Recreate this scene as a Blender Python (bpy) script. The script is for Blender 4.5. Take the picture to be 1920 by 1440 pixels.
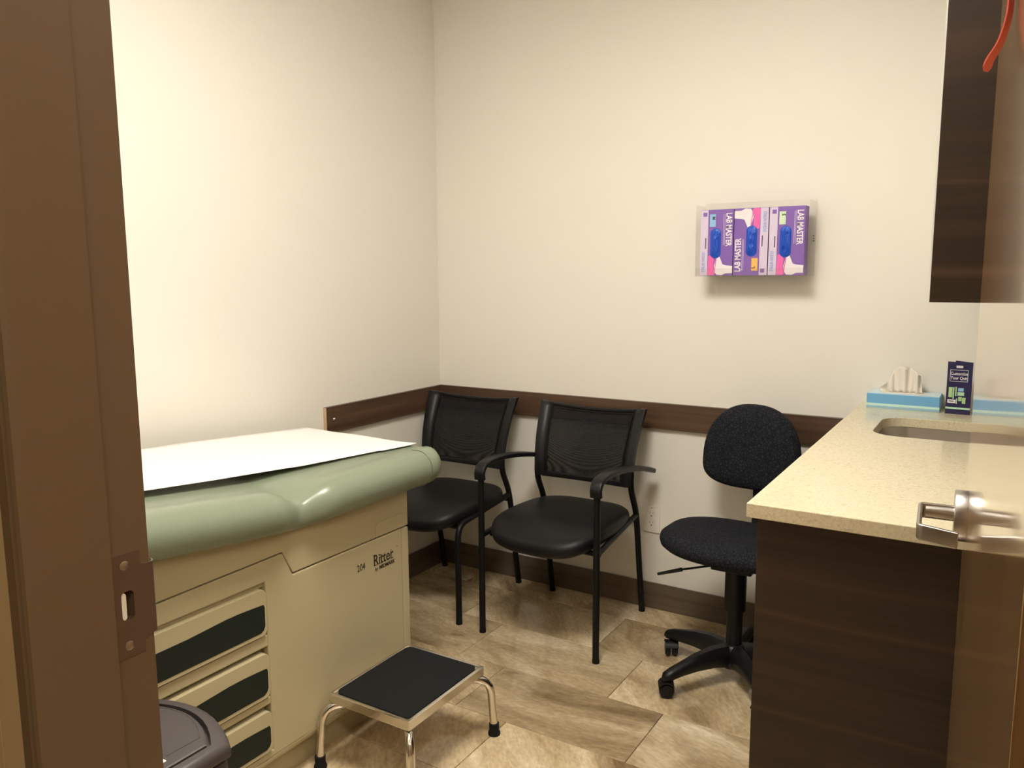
import bpy, bmesh, math, random
from mathutils import Vector, Matrix, Quaternion, noise
random.seed(7)
PI = math.pi
scene = bpy.context.scene
for o in list(bpy.data.objects): bpy.data.objects.remove(o)
COL = scene.collection

# ------------------------------------------------------------------ camera
CAMX, CAMY, CAMH = 2.3279, -3.0914, 1.42
YAW, PITCH, ROLL, FPX = 0.5552, 0.1368, -0.0061, 1500.67
def camera():
    f = Vector((-math.sin(YAW)*math.cos(PITCH), math.cos(YAW)*math.cos(PITCH), -math.sin(PITCH)))
    r = Vector((math.cos(YAW), math.sin(YAW), 0)); u = r.cross(f)
    r2 = math.cos(ROLL)*r + math.sin(ROLL)*u; u2 = -math.sin(ROLL)*r + math.cos(ROLL)*u
    m = Matrix((r2, u2, -f)).transposed()
    cd = bpy.data.cameras.new('camera'); cd.sensor_width = 36; cd.lens = FPX/1920*36
    cd.clip_start = 0.02
    c = bpy.data.objects.new('camera', cd); COL.objects.link(c)
    c.matrix_world = Matrix.Translation((CAMX, CAMY, CAMH)) @ m.to_4x4()
    scene.camera = c
camera()
# ------------------------------------------------------------------ light and exposure
w = bpy.data.worlds.new('world'); scene.world = w; w.use_nodes = True
w.node_tree.nodes['Background'].inputs[0].default_value = (1, .93, .82, 1)
w.node_tree.nodes['Background'].inputs[1].default_value = 0.0     # closed building: no sky
ROOM_LIGHT = 34.0       # emission of the ceiling panel of the room
HALL_LIGHT = 30.0        # emission of the ceiling panel of the corridor
scene.view_settings.view_transform = 'Standard'
scene.view_settings.look = 'None'
scene.view_settings.exposure = 0.38
scene.view_settings.gamma = 1.0
scene.view_settings.use_curve_mapping = False

# ------------------------------------------------------------------ room numbers (metres)
RW = 2.54                 # right wall
CEIL = 2.70
YF = -2.559               # room face of the door wall
YC = -2.695               # corridor face of the door wall
JX = 1.488                # latch jamb rabbet face
HX = 2.394                # hinge jamb rabbet face
CT = 0.955                # worktop height

# ================================================================== materials
def nt(name):
    m = bpy.data.materials.new(name); m.use_nodes = True
    return m, m.node_tree.nodes, m.node_tree.links, m.node_tree.nodes['Principled BSDF']
def plain(name, col, rough=.5, metal=0., bump=None, spec=.5, coat=0.):
    m, N, L, b = nt(name)
    b.inputs['Base Color'].default_value = (*col, 1); b.inputs['Roughness'].default_value = rough
    b.inputs['Metallic'].default_value = metal; b.inputs['Specular IOR Level'].default_value = spec
    b.inputs['Coat Weight'].default_value = coat; b.inputs['Coat Roughness'].default_value = .1
    if bump:
        sc, st, dist = bump
        t = N.new('ShaderNodeTexCoord'); n = N.new('ShaderNodeTexNoise'); n.inputs['Scale'].default_value = sc
        n.inputs['Detail'].default_value = 3
        bp = N.new('ShaderNodeBump'); bp.inputs['Strength'].default_value = st; bp.inputs['Distance'].default_value = dist
        L.new(t.outputs['Object'], n.inputs['Vector']); L.new(n.outputs['Fac'], bp.inputs['Height'])
        L.new(bp.outputs['Normal'], b.inputs['Normal'])
    return m
def ramp(N, stops):
    r = N.new('ShaderNodeValToRGB'); e = r.color_ramp.elements
    while len(e) < len(stops): e.new(.5)
    for i, (p, c) in enumerate(stops): e[i].position = p; e[i].color = (*c, 1)
    return r
def wood(name, dark, light, axis='x', rough=.35, streaks=(), streak_col=None, coat=0., fine=1.0):
    """laminate / veneer; grain runs along axis; streaks = heights z of pale growth bands in object space"""
    m, N, L, b = nt(name)
    t = N.new('ShaderNodeTexCoord'); mp = N.new('ShaderNodeMapping')
    s = {'x': (1.2, 9, 38), 'y': (9, 1.2, 38), 'z': (34, 34, 1.0)}[axis]
    mp.inputs['Scale'].default_value = [v*fine for v in s]
    L.new(t.outputs['Object'], mp.inputs['Vector'])
    n = N.new('ShaderNodeTexNoise'); n.inputs['Scale'].default_value = 1; n.inputs['Detail'].default_value = 7
    n.inputs['Roughness'].default_value = .62; n.inputs['Distortion'].default_value = .35
    L.new(mp.outputs[0], n.inputs['Vector'])
    mid = [(a+c)/2 for a, c in zip(dark, light)]
    r = ramp(N, [(.28, dark), (.5, mid), (.72, light)]); L.new(n.outputs['Fac'], r.inputs['Fac'])
    out = r.outputs['Color']
    if streaks:
        sx = N.new('ShaderNodeSeparateXYZ'); L.new(t.outputs['Object'], sx.inputs[0])
        nz = N.new('ShaderNodeTexNoise'); nz.inputs['Scale'].default_value = 2.2; L.new(t.outputs['Object'], nz.inputs['Vector'])
        for z0, wd, amt in streaks:
            a = N.new('ShaderNodeMath'); a.operation = 'SUBTRACT'; a.inputs[1].default_value = z0; L.new(sx.outputs['Z'], a.inputs[0])
            k = N.new('ShaderNodeMath'); k.operation = 'MULTIPLY_ADD'; k.inputs[1].default_value = .03; L.new(nz.outputs['Fac'], k.inputs[0]); L.new(a.outputs[0], k.inputs[2])
            k2 = N.new('ShaderNodeMath'); k2.operation = 'SUBTRACT'; k2.inputs[1].default_value = .015; L.new(k.outputs[0], k2.inputs[0])
            ab = N.new('ShaderNodeMath'); ab.operation = 'ABSOLUTE'; L.new(k2.outputs[0], ab.inputs[0])
            mr = N.new('ShaderNodeMapRange'); mr.inputs['From Min'].default_value = 0; mr.inputs['From Max'].default_value = wd
            mr.inputs['To Min'].default_value = amt; mr.inputs['To Max'].default_value = 0; L.new(ab.outputs[0], mr.inputs['Value'])
            mx = N.new('ShaderNodeMix'); mx.data_type = 'RGBA'; L.new(mr.outputs[0], mx.inputs['Factor']); L.new(out, mx.inputs['A'])
            mx.inputs['B'].default_value = (*streak_col, 1); out = mx.outputs['Result']
    L.new(out, b.inputs['Base Color']); b.inputs['Roughness'].default_value = rough
    b.inputs['Coat Weight'].default_value = coat; b.inputs['Coat Roughness'].default_value = .07
    bp = N.new('ShaderNodeBump'); bp.inputs['Strength'].default_value = .08; bp.inputs['Distance'].default_value = .002
    L.new(n.outputs['Fac'], bp.inputs['Height']); L.new(bp.outputs['Normal'], b.inputs['Normal'])
    return m
def tile_mat():
    m, N, L, b = nt('floor_tile_stone')
    t = N.new('ShaderNodeTexCoord'); oi = N.new('ShaderNodeObjectInfo')
    mul = N.new('ShaderNodeMath'); mul.operation = 'MULTIPLY'; mul.inputs[1].default_value = 40; L.new(oi.outputs['Random'], mul.inputs[0])
    add = N.new('ShaderNodeVectorMath'); add.operation = 'ADD'; L.new(t.outputs['Object'], add.inputs[0])
    cb = N.new('ShaderNodeCombineXYZ'); L.new(mul.outputs[0], cb.inputs[0]); L.new(mul.outputs[0], cb.inputs[2]); L.new(cb.outputs[0], add.inputs[1])
    mp = N.new('ShaderNodeMapping'); mp.inputs['Scale'].default_value = (1.7, 3.9, 3)
    vr = N.new('ShaderNodeVectorRotate'); vr.rotation_type = 'Z_AXIS'; ra = N.new('ShaderNodeMath'); ra.operation = 'MULTIPLY_ADD'
    ra.inputs[1].default_value = 1.5; ra.inputs[2].default_value = -.15; L.new(oi.outputs['Random'], ra.inputs[0]); L.new(ra.outputs[0], vr.inputs['Angle'])
    L.new(add.outputs[0], vr.inputs['Vector']); L.new(vr.outputs[0], mp.inputs['Vector'])
    n = N.new('ShaderNodeTexNoise'); n.inputs['Scale'].default_value = 1.1; n.inputs['Detail'].default_value = 9
    n.inputs['Roughness'].default_value = .6; n.inputs['Distortion'].default_value = 1.2; L.new(mp.outputs[0], n.inputs['Vector'])
    r = ramp(N, [(.28, (.22, .145, .072)), (.40, (.40, .295, .168)), (.50, (.54, .415, .25)), (.60, (.64, .51, .33)), (.72, (.84, .72, .53))])
    L.new(n.outputs['Fac'], r.inputs['Fac'])
    n2 = N.new('ShaderNodeTexNoise'); n2.inputs['Scale'].default_value = 26; n2.inputs['Detail'].default_value = 4; L.new(mp.outputs[0], n2.inputs['Vector'])
    mr = N.new('ShaderNodeMapRange'); mr.inputs['From Min'].default_value = .3; mr.inputs['From Max'].default_value = .7
    mr.inputs['To Min'].default_value = .82; mr.inputs['To Max'].default_value = 1.14; L.new(n2.outputs['Fac'], mr.inputs['Value'])
    mr2 = N.new('ShaderNodeMapRange'); mr2.inputs['To Min'].default_value = .86; mr2.inputs['To Max'].default_value = 1.12; L.new(oi.outputs['Random'], mr2.inputs['Value'])
    mm = N.new('ShaderNodeMath'); mm.operation = 'MULTIPLY'; L.new(mr.outputs[0], mm.inputs[0]); L.new(mr2.outputs[0], mm.inputs[1])
    vm = N.new('ShaderNodeVectorMath'); vm.operation = 'SCALE'; L.new(r.outputs['Color'], vm.inputs[0]); L.new(mm.outputs[0], vm.inputs['Scale'])
    L.new(vm.outputs[0], b.inputs['Base Color'])
    b.inputs['Roughness'].default_value = .035; b.inputs['Specular IOR Level'].default_value = .9
    return m
def quartz_mat():
    m, N, L, b = nt('speckled_quartz')
    t = N.new('ShaderNodeTexCoord')
    v = N.new('ShaderNodeTexVoronoi'); v.inputs['Scale'].default_value = 260; L.new(t.outputs['Object'], v.inputs['Vector'])
    n = N.new('ShaderNodeTexNoise'); n.inputs['Scale'].default_value = 120; n.inputs['Detail'].default_value = 4; L.new(t.outputs['Object'], n.inputs['Vector'])
    r = ramp(N, [(.0, (.20, .15, .07)), (.34, (.30, .24, .13)), (.42, (.66, .56, .36)), (1, (.72, .62, .42))]); L.new(n.outputs['Fac'], r.inputs['Fac'])
    r2 = ramp(N, [(0, (.62, .54, .36)), (1, (.80, .72, .52))]); L.new(v.outputs['Color'], r2.inputs['Fac'])
    mx = N.new('ShaderNodeMix'); mx.data_type = 'RGBA'; mx.inputs['Factor'].default_value = .72
    L.new(r.outputs[0], mx.inputs['A']); L.new(r2.outputs[0], mx.inputs['B']); L.new(mx.outputs['Result'], b.inputs['Base Color'])
    b.inputs['Roughness'].default_value = .16
    return m
def fabric_mat():
    m, N, L, b = nt('patterned_task_fabric')
    t = N.new('ShaderNodeTexCoord'); v = N.new('ShaderNodeTexVoronoi'); v.feature = 'DISTANCE_TO_EDGE'; v.inputs['Scale'].default_value = 95
    L.new(t.outputs['Object'], v.inputs['Vector'])
    r = ramp(N, [(0, (.002, .0025, .004)), (.10, (.010, .011, .016)), (.3, (.019, .020, .028))]); L.new(v.outputs['Distance'], r.inputs['Fac']); L.new(r.outputs[0], b.inputs['Base Color'])
    bp = N.new('ShaderNodeBump'); bp.inputs['Strength'].default_value = .5; bp.inputs['Distance'].default_value = .002
    L.new(v.outputs['Distance'], bp.inputs['Height']); L.new(bp.outputs[0], b.inputs['Normal']); b.inputs['Roughness'].default_value = .8
    b.inputs['Specular IOR Level'].default_value = .2
    return m
def mesh_mat():
    m, N, L, b = nt('black_mesh_fabric')
    b.inputs['Base Color'].default_value = (.006, .006, .007, 1); b.inputs['Roughness'].default_value = .7; b.inputs['Specular IOR Level'].default_value = .2
    t = N.new('ShaderNodeTexCoord'); v = N.new('ShaderNodeTexVoronoi'); v.inputs['Scale'].default_value = 330; v.inputs['Randomness'].default_value = .15
    L.new(t.outputs['Object'], v.inputs['Vector'])
    mr = N.new('ShaderNodeMapRange'); mr.inputs['From Min'].default_value = .25; mr.inputs['From Max'].default_value = .55
    mr.inputs['To Min'].default_value = .36; mr.inputs['To Max'].default_value = .02; L.new(v.outputs['Distance'], mr.inputs['Value'])
    tr = N.new('ShaderNodeBsdfTransparent'); mx = N.new('ShaderNodeMixShader')
    L.new(mr.outputs[0], mx.inputs[0]); L.new(b.outputs[0], mx.inputs[1]); L.new(tr.outputs[0], mx.inputs[2])
    L.new(mx.outputs[0], N['Material Output'].inputs['Surface'])
    return m
def acrylic_mat():
    m, N, L, b = nt('clear_acrylic')
    tr = N.new('ShaderNodeBsdfTransparent'); tr.inputs[0].default_value = (.985, .98, .975, 1)
    N.remove(b); b = N.new('ShaderNodeBsdfGlossy'); b.inputs['Roughness'].default_value = .05
    lw = N.new('ShaderNodeFresnel'); lw.inputs[0].default_value = 1.4
    ad = N.new('ShaderNodeMath'); ad.operation = 'MULTIPLY_ADD'; ad.inputs[1].default_value = .22; ad.inputs[2].default_value = .02; ad.use_clamp = True; L.new(lw.outputs[0], ad.inputs[0])
    mx = N.new('ShaderNodeMixShader'); L.new(ad.outputs[0], mx.inputs[0]); L.new(tr.outputs[0], mx.inputs[1]); L.new(b.outputs[0], mx.inputs[2])
    L.new(mx.outputs[0], N['Material Output'].inputs['Surface'])
    return m
def emit_mat(name, col, st):
    m, N, L, b = nt(name)
    b.inputs['Base Color'].default_value = (.9, .9, .9, 1)
    b.inputs['Emission Color'].default_value = (*col, 1); b.inputs['Emission Strength'].default_value = st
    return m

M = dict(
    wall=plain('cream_wall_paint', (.82, .79, .715), .55, bump=(160, .06, .001)),
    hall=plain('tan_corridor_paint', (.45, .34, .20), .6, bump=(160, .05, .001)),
    ceiling=plain('white_ceiling', (.82, .80, .76), .8),
    grout=plain('floor_grout', (.27, .21, .14), .8),
    tile=tile_mat(),
    base_tile=wood('baseboard_stone', (.085, .06, .04), (.165, .125, .09), 'x', .3, fine=.6),
    rail=wood('walnut_rail_along_x', (.050, .026, .015), (.125, .070, .042), 'x', .4),
    rail_y=wood('walnut_rail_along_y', (.050, .026, .015), (.125, .070, .042), 'y', .4),
    cab=wood('dark_walnut_laminate', (.020, .011, .007), (.046, .026, .016), 'x', .42,
             streaks=((.721, .012, .55), (.512, .008, .45), (.81, .010, .2), (1.418, .013, .8), (1.57, .006, .45), (1.795, .05, .3)), streak_col=(.085, .045, .024)),
    toekick=plain('black_toe_kick', (.012, .010, .009), .6),
    jamb=plain('brown_metal_frame', (.135, .088, .050), .45, bump=(420, .12, .001)),
    door=wood('varnished_door_veneer', (.27, .145, .055), (.42, .245, .100), 'z', .16, coat=.9),
    steel=plain('satin_steel', (.50, .47, .44), .33, 1.0),
    chrome=plain('chrome', (.72, .69, .64), .13, 1.0),
    bronze=plain('dark_bronze_plate', (.20, .145, .115), .42, .75),
    white_plastic=plain('white_plastic', (.86, .83, .77), .35),
    black_plastic=plain('black_plastic', (.007, .007, .008), .40, bump=(300, .1, .001), spec=.3),
    black_metal=plain('black_powder_coat', (.005, .005, .006), .45, spec=.25),
    black_vinyl=plain('black_vinyl', (.005, .005, .006), .45, bump=(240, .12, .001), spec=.28),
    rubber=plain('black_rubber', (.006, .007, .008), .7, bump=(500, .4, .001), spec=.25),
    fabric=fabric_mat(), mesh=mesh_mat(), acrylic=acrylic_mat(), quartz=quartz_mat(),
    beige=plain('beige_enamel', (.47, .41, .255), .42, bump=(300, .05, .001)),
    beige_light=plain('beige_moulded_plastic', (.47, .41, .255), .36),
    dgreen=plain('dark_green_insert', (.012, .018, .014), .5, spec=.25),
    sage=plain('sage_vinyl', (.215, .255, .180), .30, bump=(420, .12, .001)),
    sage_dark=plain('sage_piping', (.13, .155, .095), .4),
    paper=plain('white_exam_paper', (.84, .81, .79), .8),
    ink=plain('dark_ink', (.028, .022, .014), .6),
    bin_lid=plain('charcoal_bin_lid', (.060, .050, .052), .42, bump=(350, .15, .001)),
    white=plain('white_print', (.80, .76, .80), .5),
    lav=plain('lavender_print', (.66, .57, .74), .5),
    purple=plain('purple_card', (.215, .105, .42), .45),
    pink=plain('pink_print', (.80, .13, .42), .5),
    blue_txt=plain('pale_blue_ink', (.23, .33, .68), .5),
    dpurple=plain('plum_ink', (.10, .03, .12), .5),
    lblue=plain('sky_blue_label', (.28, .52, .78), .5), lgreen=plain('mint_label', (.60, .75, .55), .5), orange=plain('orange_label', (.85, .50, .12), .5),
    glove=plain('blue_nitrile', (.008, .075, .52), .4),
    tbox=plain('sky_blue_card', (.155, .41, .68), .5), tband=plain('mint_card_band', (.55, .78, .72), .5),
    ttop=plain('pale_blue_card', (.60, .74, .80), .5),
    tissue=plain('white_tissue', (.80, .74, .66), .9),
    navy=plain('navy_print', (.016, .014, .075), .4), lime=plain('lime_print', (.42, .62, .28), .5), mint=plain('mint_print', (.45, .72, .50), .5),
    coral=plain('coral_ribbon', (.78, .13, .09), .4),
    room_lamp=emit_mat('lit_diffuser', (1, .945, .85), ROOM_LIGHT), hall_lamp=emit_mat('lit_corridor_diffuser', (1, .88, .68), HALL_LIGHT),
)

# ================================================================== mesh helpers
class MB:
    def __init__(s): s.v = []; s.f = []; s.mi = []
    def add(s, vs, fs, mi=0):
        o = len(s.v); s.v += [tuple(p) for p in vs]; s.f += [tuple(i+o for i in f) for f in fs]; s.mi += [mi]*len(fs); return s
    def box(s, a, b, mi=0):
        x0, y0, z0 = a; x1, y1, z1 = b
        vs = [(x0,y0,z0),(x1,y0,z0),(x1,y1,z0),(x0,y1,z0),(x0,y0,z1),(x1,y0,z1),(x1,y1,z1),(x0,y1,z1)]
        return s.add(vs, [(3,2,1,0),(4,5,6,7),(0,1,5,4),(1,2,6,5),(2,3,7,6),(3,0,4,7)], mi)
    def prism(s, poly, lo, hi, axis='z', mi=0):
        n = len(poly)
        def P(a, b, c): return {'z': (a,b,c), 'y': (a,c,b), 'x': (c,a,b)}[axis]
        vs = [P(a,b,lo) for a,b in poly] + [P(a,b,hi) for a,b in poly]
        fs = [tuple(range(n-1,-1,-1)), tuple(range(n,2*n))] + [(i,(i+1)%n,(i+1)%n+n,i+n) for i in range(n)]
        return s.add(vs, fs, mi)
    def rings(s, rings, close=True, cap0=True, cap1=True, mi=0):
        n = len(rings[0]); vs = [p for r in rings for p in r]; fs = []
        for k in range(len(rings)-1):
            for i in range(n if close else n-1):
                j = (i+1)%n; fs.append((k*n+i, k*n+j, (k+1)*n+j, (k+1)*n+i))
        if cap0: fs.append(tuple(range(n-1,-1,-1)))
        if cap1: fs.append(tuple(range((len(rings)-1)*n, len(rings)*n)))
        return s.add(vs, fs, mi)
    def sweep(s, path, prof, up=(0,0,1), scale=None, mi=0):
        """prof: closed 2-D section (side, up)"""
        path = [Vector(p) for p in path]; R = []; up = Vector(up); prev = None
        for i, p in enumerate(path):
            a = path[max(i-1,0)]; b = path[min(i+1,len(path)-1)]; t = (b-a).normalized()
            if prev is None:
                sd = t.cross(up)
                if sd.length < 1e-3: sd = t.cross(Vector((0,1,0)))
                sd.normalize(); u = sd.cross(t)
            else:
                q = prev[0].rotation_difference(t); sd = q @ prev[1]; u = q @ prev[2]
            prev = (t, sd, u); k = scale[i] if scale else 1
            R.append([p + sd*(x*k) + u*(y*k) for x, y in prof])
        return s.rings(R, mi=mi)
    def tube(s, path, r, n=12, scale=None, up=(0,0,1), r2=None, mi=0):
        r2 = r2 or r
        return s.sweep(path, [(r*math.cos(2*PI*i/n), r2*math.sin(2*PI*i/n)) for i in range(n)], up, scale, mi)
    def lathe(s, prof, n=24, mi=0, c=(0,0,0), axis='z'):
        R = []
        for r, z in prof:
            ring = []
            for i in range(n):
                a = 2*PI*i/n; x, y = r*math.cos(a), r*math.sin(a)
                ring.append({'z': (c[0]+x,c[1]+y,c[2]+z), 'x': (c[0]+z,c[1]+x,c[2]+y), 'y': (c[0]+y,c[1]+z,c[2]+x)}[axis])
            R.append(ring)
        return s.rings(R, mi=mi)
    def cushion(s, outline, prof, warp=None, mi=0):
        """outline: closed list of (x,y) round the origin; prof: list of (scale, z)"""
        R = []
        for k, z in prof:
            ring = [Vector((x*k, y*k, z)) for x, y in outline]
            R.append([warp(p) for p in ring] if warp else ring)
        return s.rings(R, mi=mi)
    def xf(s, mat): s.v = [tuple(mat @ Vector(p)) for p in s.v]; return s
    def build(s, name, mat, parent=None, smooth=False, bevel=0, seg=2, loc=None, sub=0, angle=40, solid=0):
        me = bpy.data.meshes.new(name); me.from_pydata(s.v, [], s.f)
        bm = bmesh.new(); bm.from_mesh(me); bmesh.ops.recalc_face_normals(bm, faces=bm.faces[:]); bm.to_mesh(me); bm.free()
        mats = mat if isinstance(mat, (list, tuple)) else [mat]
        for m in mats: me.materials.append(m)
        if len(mats) > 1: me.polygons.foreach_set('material_index', s.mi)
        if smooth:
            me.polygons.foreach_set('use_smooth', [True]*len(me.polygons))
            if angle < 180: me.set_sharp_from_angle(angle=math.radians(angle))
        o = bpy.data.objects.new(name, me); COL.objects.link(o)
        if loc: o.location = loc
        if parent: o.parent = parent
        if solid: md = o.modifiers.new('solid', 'SOLIDIFY'); md.thickness = solid; md.offset = 0
        if bevel:
            md = o.modifiers.new('bevel', 'BEVEL'); md.width = bevel; md.segments = seg; md.limit_method = 'ANGLE'; md.angle_limit = math.radians(50)
        if sub: md = o.modifiers.new('sub', 'SUBSURF'); md.levels = sub; md.render_levels = sub
        me.update(); return o
def fillet(pts, r, n=6):
    pts = [Vector(p) for p in pts]; out = [pts[0]]
    rr = r if isinstance(r, (list, tuple)) else [r]*(len(pts)-2)
    for i in range(1, len(pts)-1):
        a = pts[i-1]-pts[i]; b = pts[i+1]-pts[i]; d = min(rr[i-1], a.length*.49, b.length*.49)
        p0 = pts[i]+a.normalized()*d; p1 = pts[i]+b.normalized()*d
        for k in range(n+1):
            t = k/n; out.append(p0*(1-t)**2 + pts[i]*2*t*(1-t) + p1*t*t)
    out.append(pts[-1]); return out
def spline(pts, n=8):
    pts = [Vector(p) for p in pts]; P = [2*pts[0]-pts[1]] + pts + [2*pts[-1]-pts[-2]]; out = []
    for i in range(1, len(P)-2):
        for k in range(n):
            t = k/n; a, b, c, d = P[i-1:i+3]
            out.append(.5*((2*b)+(c-a)*t+(2*a-5*b+4*c-d)*t*t+(3*b-a-3*c+d)*t**3))
    out.append(pts[-1]); return out
def rrect(w, h, r, n=5, cx=0, cy=0):
    out = []
    for sx, sy, a0 in ((1,1,0),(-1,1,PI/2),(-1,-1,PI),(1,-1,1.5*PI)):
        for k in range(n+1):
            a = a0+k/n*PI/2; out.append((cx+sx*(w/2-r)+r*math.cos(a), cy+sy*(h/2-r)+r*math.sin(a)))
    return out
def superell(a, b, p=2.6, n=48):
    out = []
    for i in range(n):
        t = 2*PI*i/n; c, s = math.cos(t), math.sin(t)
        out.append((a*math.copysign(abs(c)**(2/p), c), b*math.copysign(abs(s)**(2/p), s)))
    return out
def thing(name, label, cat, loc=(0,0,0), rz=0, group=None):
    o = bpy.data.objects.new(name, None); COL.objects.link(o); o.location = loc; o.rotation_euler = (0,0,rz)
    o.empty_display_size = .1
    return tag(o, label, cat, group)
def tag(o, label=None, cat=None, group=None, kind=None):
    if label: o['label'] = label
    if cat: o['category'] = cat
    if group: o['group'] = group
    if kind: o['kind'] = kind
    return o
def struct(o, label=None): 
    o['kind'] = 'structure'
    if label: o['label'] = label
    return o
def text_mb(txt, size, xs=1.0, depth=.0004, bold=0.0, align='LEFT'):
    """lettering as a mesh lying in the local XY plane"""
    cu = bpy.data.curves.new('lettering', 'FONT'); cu.body = txt; cu.size = size; cu.extrude = depth; cu.offset = bold
    cu.align_x = align; cu.resolution_u = 3
    ob = bpy.data.objects.new('lettering', cu); COL.objects.link(ob)
    dg = bpy.context.evaluated_depsgraph_get(); me = ob.evaluated_get(dg).to_mesh()
    mb = MB(); mb.add([(v.co.x*xs, v.co.y, v.co.z) for v in me.vertices], [tuple(p.vertices) for p in me.polygons])
    ob.evaluated_get(dg).to_mesh_clear(); bpy.data.objects.remove(ob); bpy.data.curves.remove(cu)
    return mb
def pierced(outer, holes, lo, hi, axis):
    """a plate with real openings; outlines in the plane across axis"""
    P = lambda a, b, c: {'z': (a,b,c), 'y': (a,c,b), 'x': (c,a,b)}[axis]
    bm = bmesh.new(); lay = []
    for c in (lo, hi):
        loops = []; ed = []
        for poly in [outer]+holes:
            v = [bm.verts.new(P(a, b, c)) for a, b in poly]; n = len(v); loops.append(v)
            ed += [bm.edges.new((v[i], v[(i+1)%n])) for i in range(n)]
        bmesh.ops.triangle_fill(bm, edges=ed, use_beauty=True, use_dissolve=False); lay.append(loops)
    for A, B_ in zip(*lay):
        n = len(A)
        for i in range(n): bm.faces.new((A[i], A[(i+1)%n], B_[(i+1)%n], B_[i]))
    bm.verts.index_update(); mb = MB()
    mb.add([v.co[:] for v in bm.verts], [tuple(v.index for v in f.verts) for f in bm.faces]); bm.free(); return mb
def basis(origin, ex, ey):
    ex = Vector(ex).normalized(); ey = Vector(ey).normalized(); ez = ex.cross(ey)
    m = Matrix((ex, ey, ez)).transposed().to_4x4(); m.translation = Vector(origin); return m

# ================================================================== the room
HY = -4.35                                                   # corridor's far wall
TH = .12
fl = struct(MB().box((-.12, HY-.12, -.06), (4.2, .12, -.0045)).build('floor', M['grout']), 'brown stone tile floor with staggered joints')
# 610 x 305 tiles, third-bond, each its own piece
TWX, TWY, G = .610, .305, .0022
for row in range(-1, 10):
    y1 = -.465+.305 - TWY*row
    y0 = y1-TWY
    off = 1.26 + .1985*((row-1))
    x = off - TWX*8
    while x < RW:
        a, b = max(x, 0), min(x+TWX, RW); c, d = max(y0, YF), min(y1, 0)
        if b-a > .015 and d-c > .01:
            hx, hy = (b-a)/2-G/2, (d-c)/2-G/2
            key = 'floor_tile_%d_%d' % (round(hx*1e4), round(hy*1e4))
            me = bpy.data.meshes.get(key)
            if me is None:
                t0 = MB(); e = .0012
                t0.rings([[(sx*hx, sy*hy, -.0045) for sx, sy in ((-1,-1),(1,-1),(1,1),(-1,1))],
                          [(sx*hx, sy*hy, -e) for sx, sy in ((-1,-1),(1,-1),(1,1),(-1,1))],
                          [(sx*(hx-e), sy*(hy-e), 0) for sx, sy in ((-1,-1),(1,-1),(1,1),(-1,1))]])
                ob = t0.build('tile', M['tile'], fl); me = ob.data; me.name = key
            else:
                ob = bpy.data.objects.new('tile', me); COL.objects.link(ob); ob.parent = fl
            ob.location = ((a+b)/2, (c+d)/2, 0)
        x += TWX
struct(MB().box((-.12, HY-.12, CEIL), (4.2, .12, CEIL+.06)).build('ceiling', M['ceiling']), 'plain white ceiling')
struct(MB().box((-.12, 0, 0), (RW+.12, .12, CEIL)).build('wall_back', M['wall']), 'cream painted wall behind the chairs')
struct(MB().box((-.12, YF, 0), (0, 0, CEIL)).build('wall_left', M['wall']), 'cream painted wall beside the exam table')
struct(MB().box((RW, YF, 0), (RW+.12, 0, CEIL)).build('wall_right', M['wall']), 'cream painted wall behind the counter')
wf = MB().box((-.12, YC+.004, 0), (JX-.05, YF, CEIL), 0).box((HX+.05, YC+.004, 0), (RW+.12, YF, CEIL)).box((JX-.05, YC+.004, 2.17), (HX+.05, YF, CEIL))
struct(wf.build('wall_front', M['wall']), 'wall holding the doorway')
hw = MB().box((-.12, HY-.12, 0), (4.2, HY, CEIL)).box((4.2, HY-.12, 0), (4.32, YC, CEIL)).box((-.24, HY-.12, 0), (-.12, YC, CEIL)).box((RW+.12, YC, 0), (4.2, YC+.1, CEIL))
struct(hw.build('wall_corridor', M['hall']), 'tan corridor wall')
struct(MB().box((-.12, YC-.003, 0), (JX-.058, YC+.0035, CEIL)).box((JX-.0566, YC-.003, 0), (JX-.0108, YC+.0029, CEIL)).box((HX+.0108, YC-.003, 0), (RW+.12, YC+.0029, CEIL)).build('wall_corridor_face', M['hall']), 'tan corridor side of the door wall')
# skirting tiles
for nm, along in (('baseboard_back', 'x'), ('baseboard_left', 'y')):
    bb = struct((MB().box((.0, -.006, 0), (RW, 0, .112)) if along == 'x' else MB().box((0, YF, 0), (.006, -.010, .112))).build(nm, M['grout']), 'low brown stone skirting')
    p = 0.0; L_ = RW if along == 'x' else -YF; k = 0
    while p < L_-.01:
        q = min(p+(.61 if k else .43), L_); k += 1
        a, b = (max(p, .0105) if along == 'x' else p)+.0008, q-.0008
        mb = MB()
        if along == 'x': mb.box((-(b-a)/2, -.010, 0), ((b-a)/2, -.002, .114))
        else: mb.box((.002, -(b-a)/2, 0), (.010, (b-a)/2, .114))
        o = mb.build('skirting_tile', M['base_tile'], bb, bevel=.0012, seg=1)
        o.location = ((a+b)/2, 0, 0) if along == 'x' else (0, -(a+b)/2, 0)
        p = q
# chair rails
RT, RB = .890, .783
t1 = struct(MB().box((.0005, -.018, RB), (1.915, 0, RT)).build('trim_1', M['rail'], bevel=.001), 'walnut chair rail along the back wall')
t2 = struct(MB().box((0, -.785, RB), (.018, -.0185, RT)).build('trim_2', M['rail_y'], bevel=.001), 'walnut chair rail along the left wall')
MB().lathe([(.0, .0225), (.004, .0222), (.0065, .020), (.0075, .0175), (.0075, .012)], 16, axis='x', c=(0, -.743, .837)).build('screw_cap', M['chrome'], t2, smooth=True)
MB().box((.0003, -.7865, RB+.001), (.017, -.7851, RT-.001)).build('raw_end', plain('raw_chipboard', (.58, .42, .28), .8, bump=(200, .6, .002)), t2)

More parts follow.
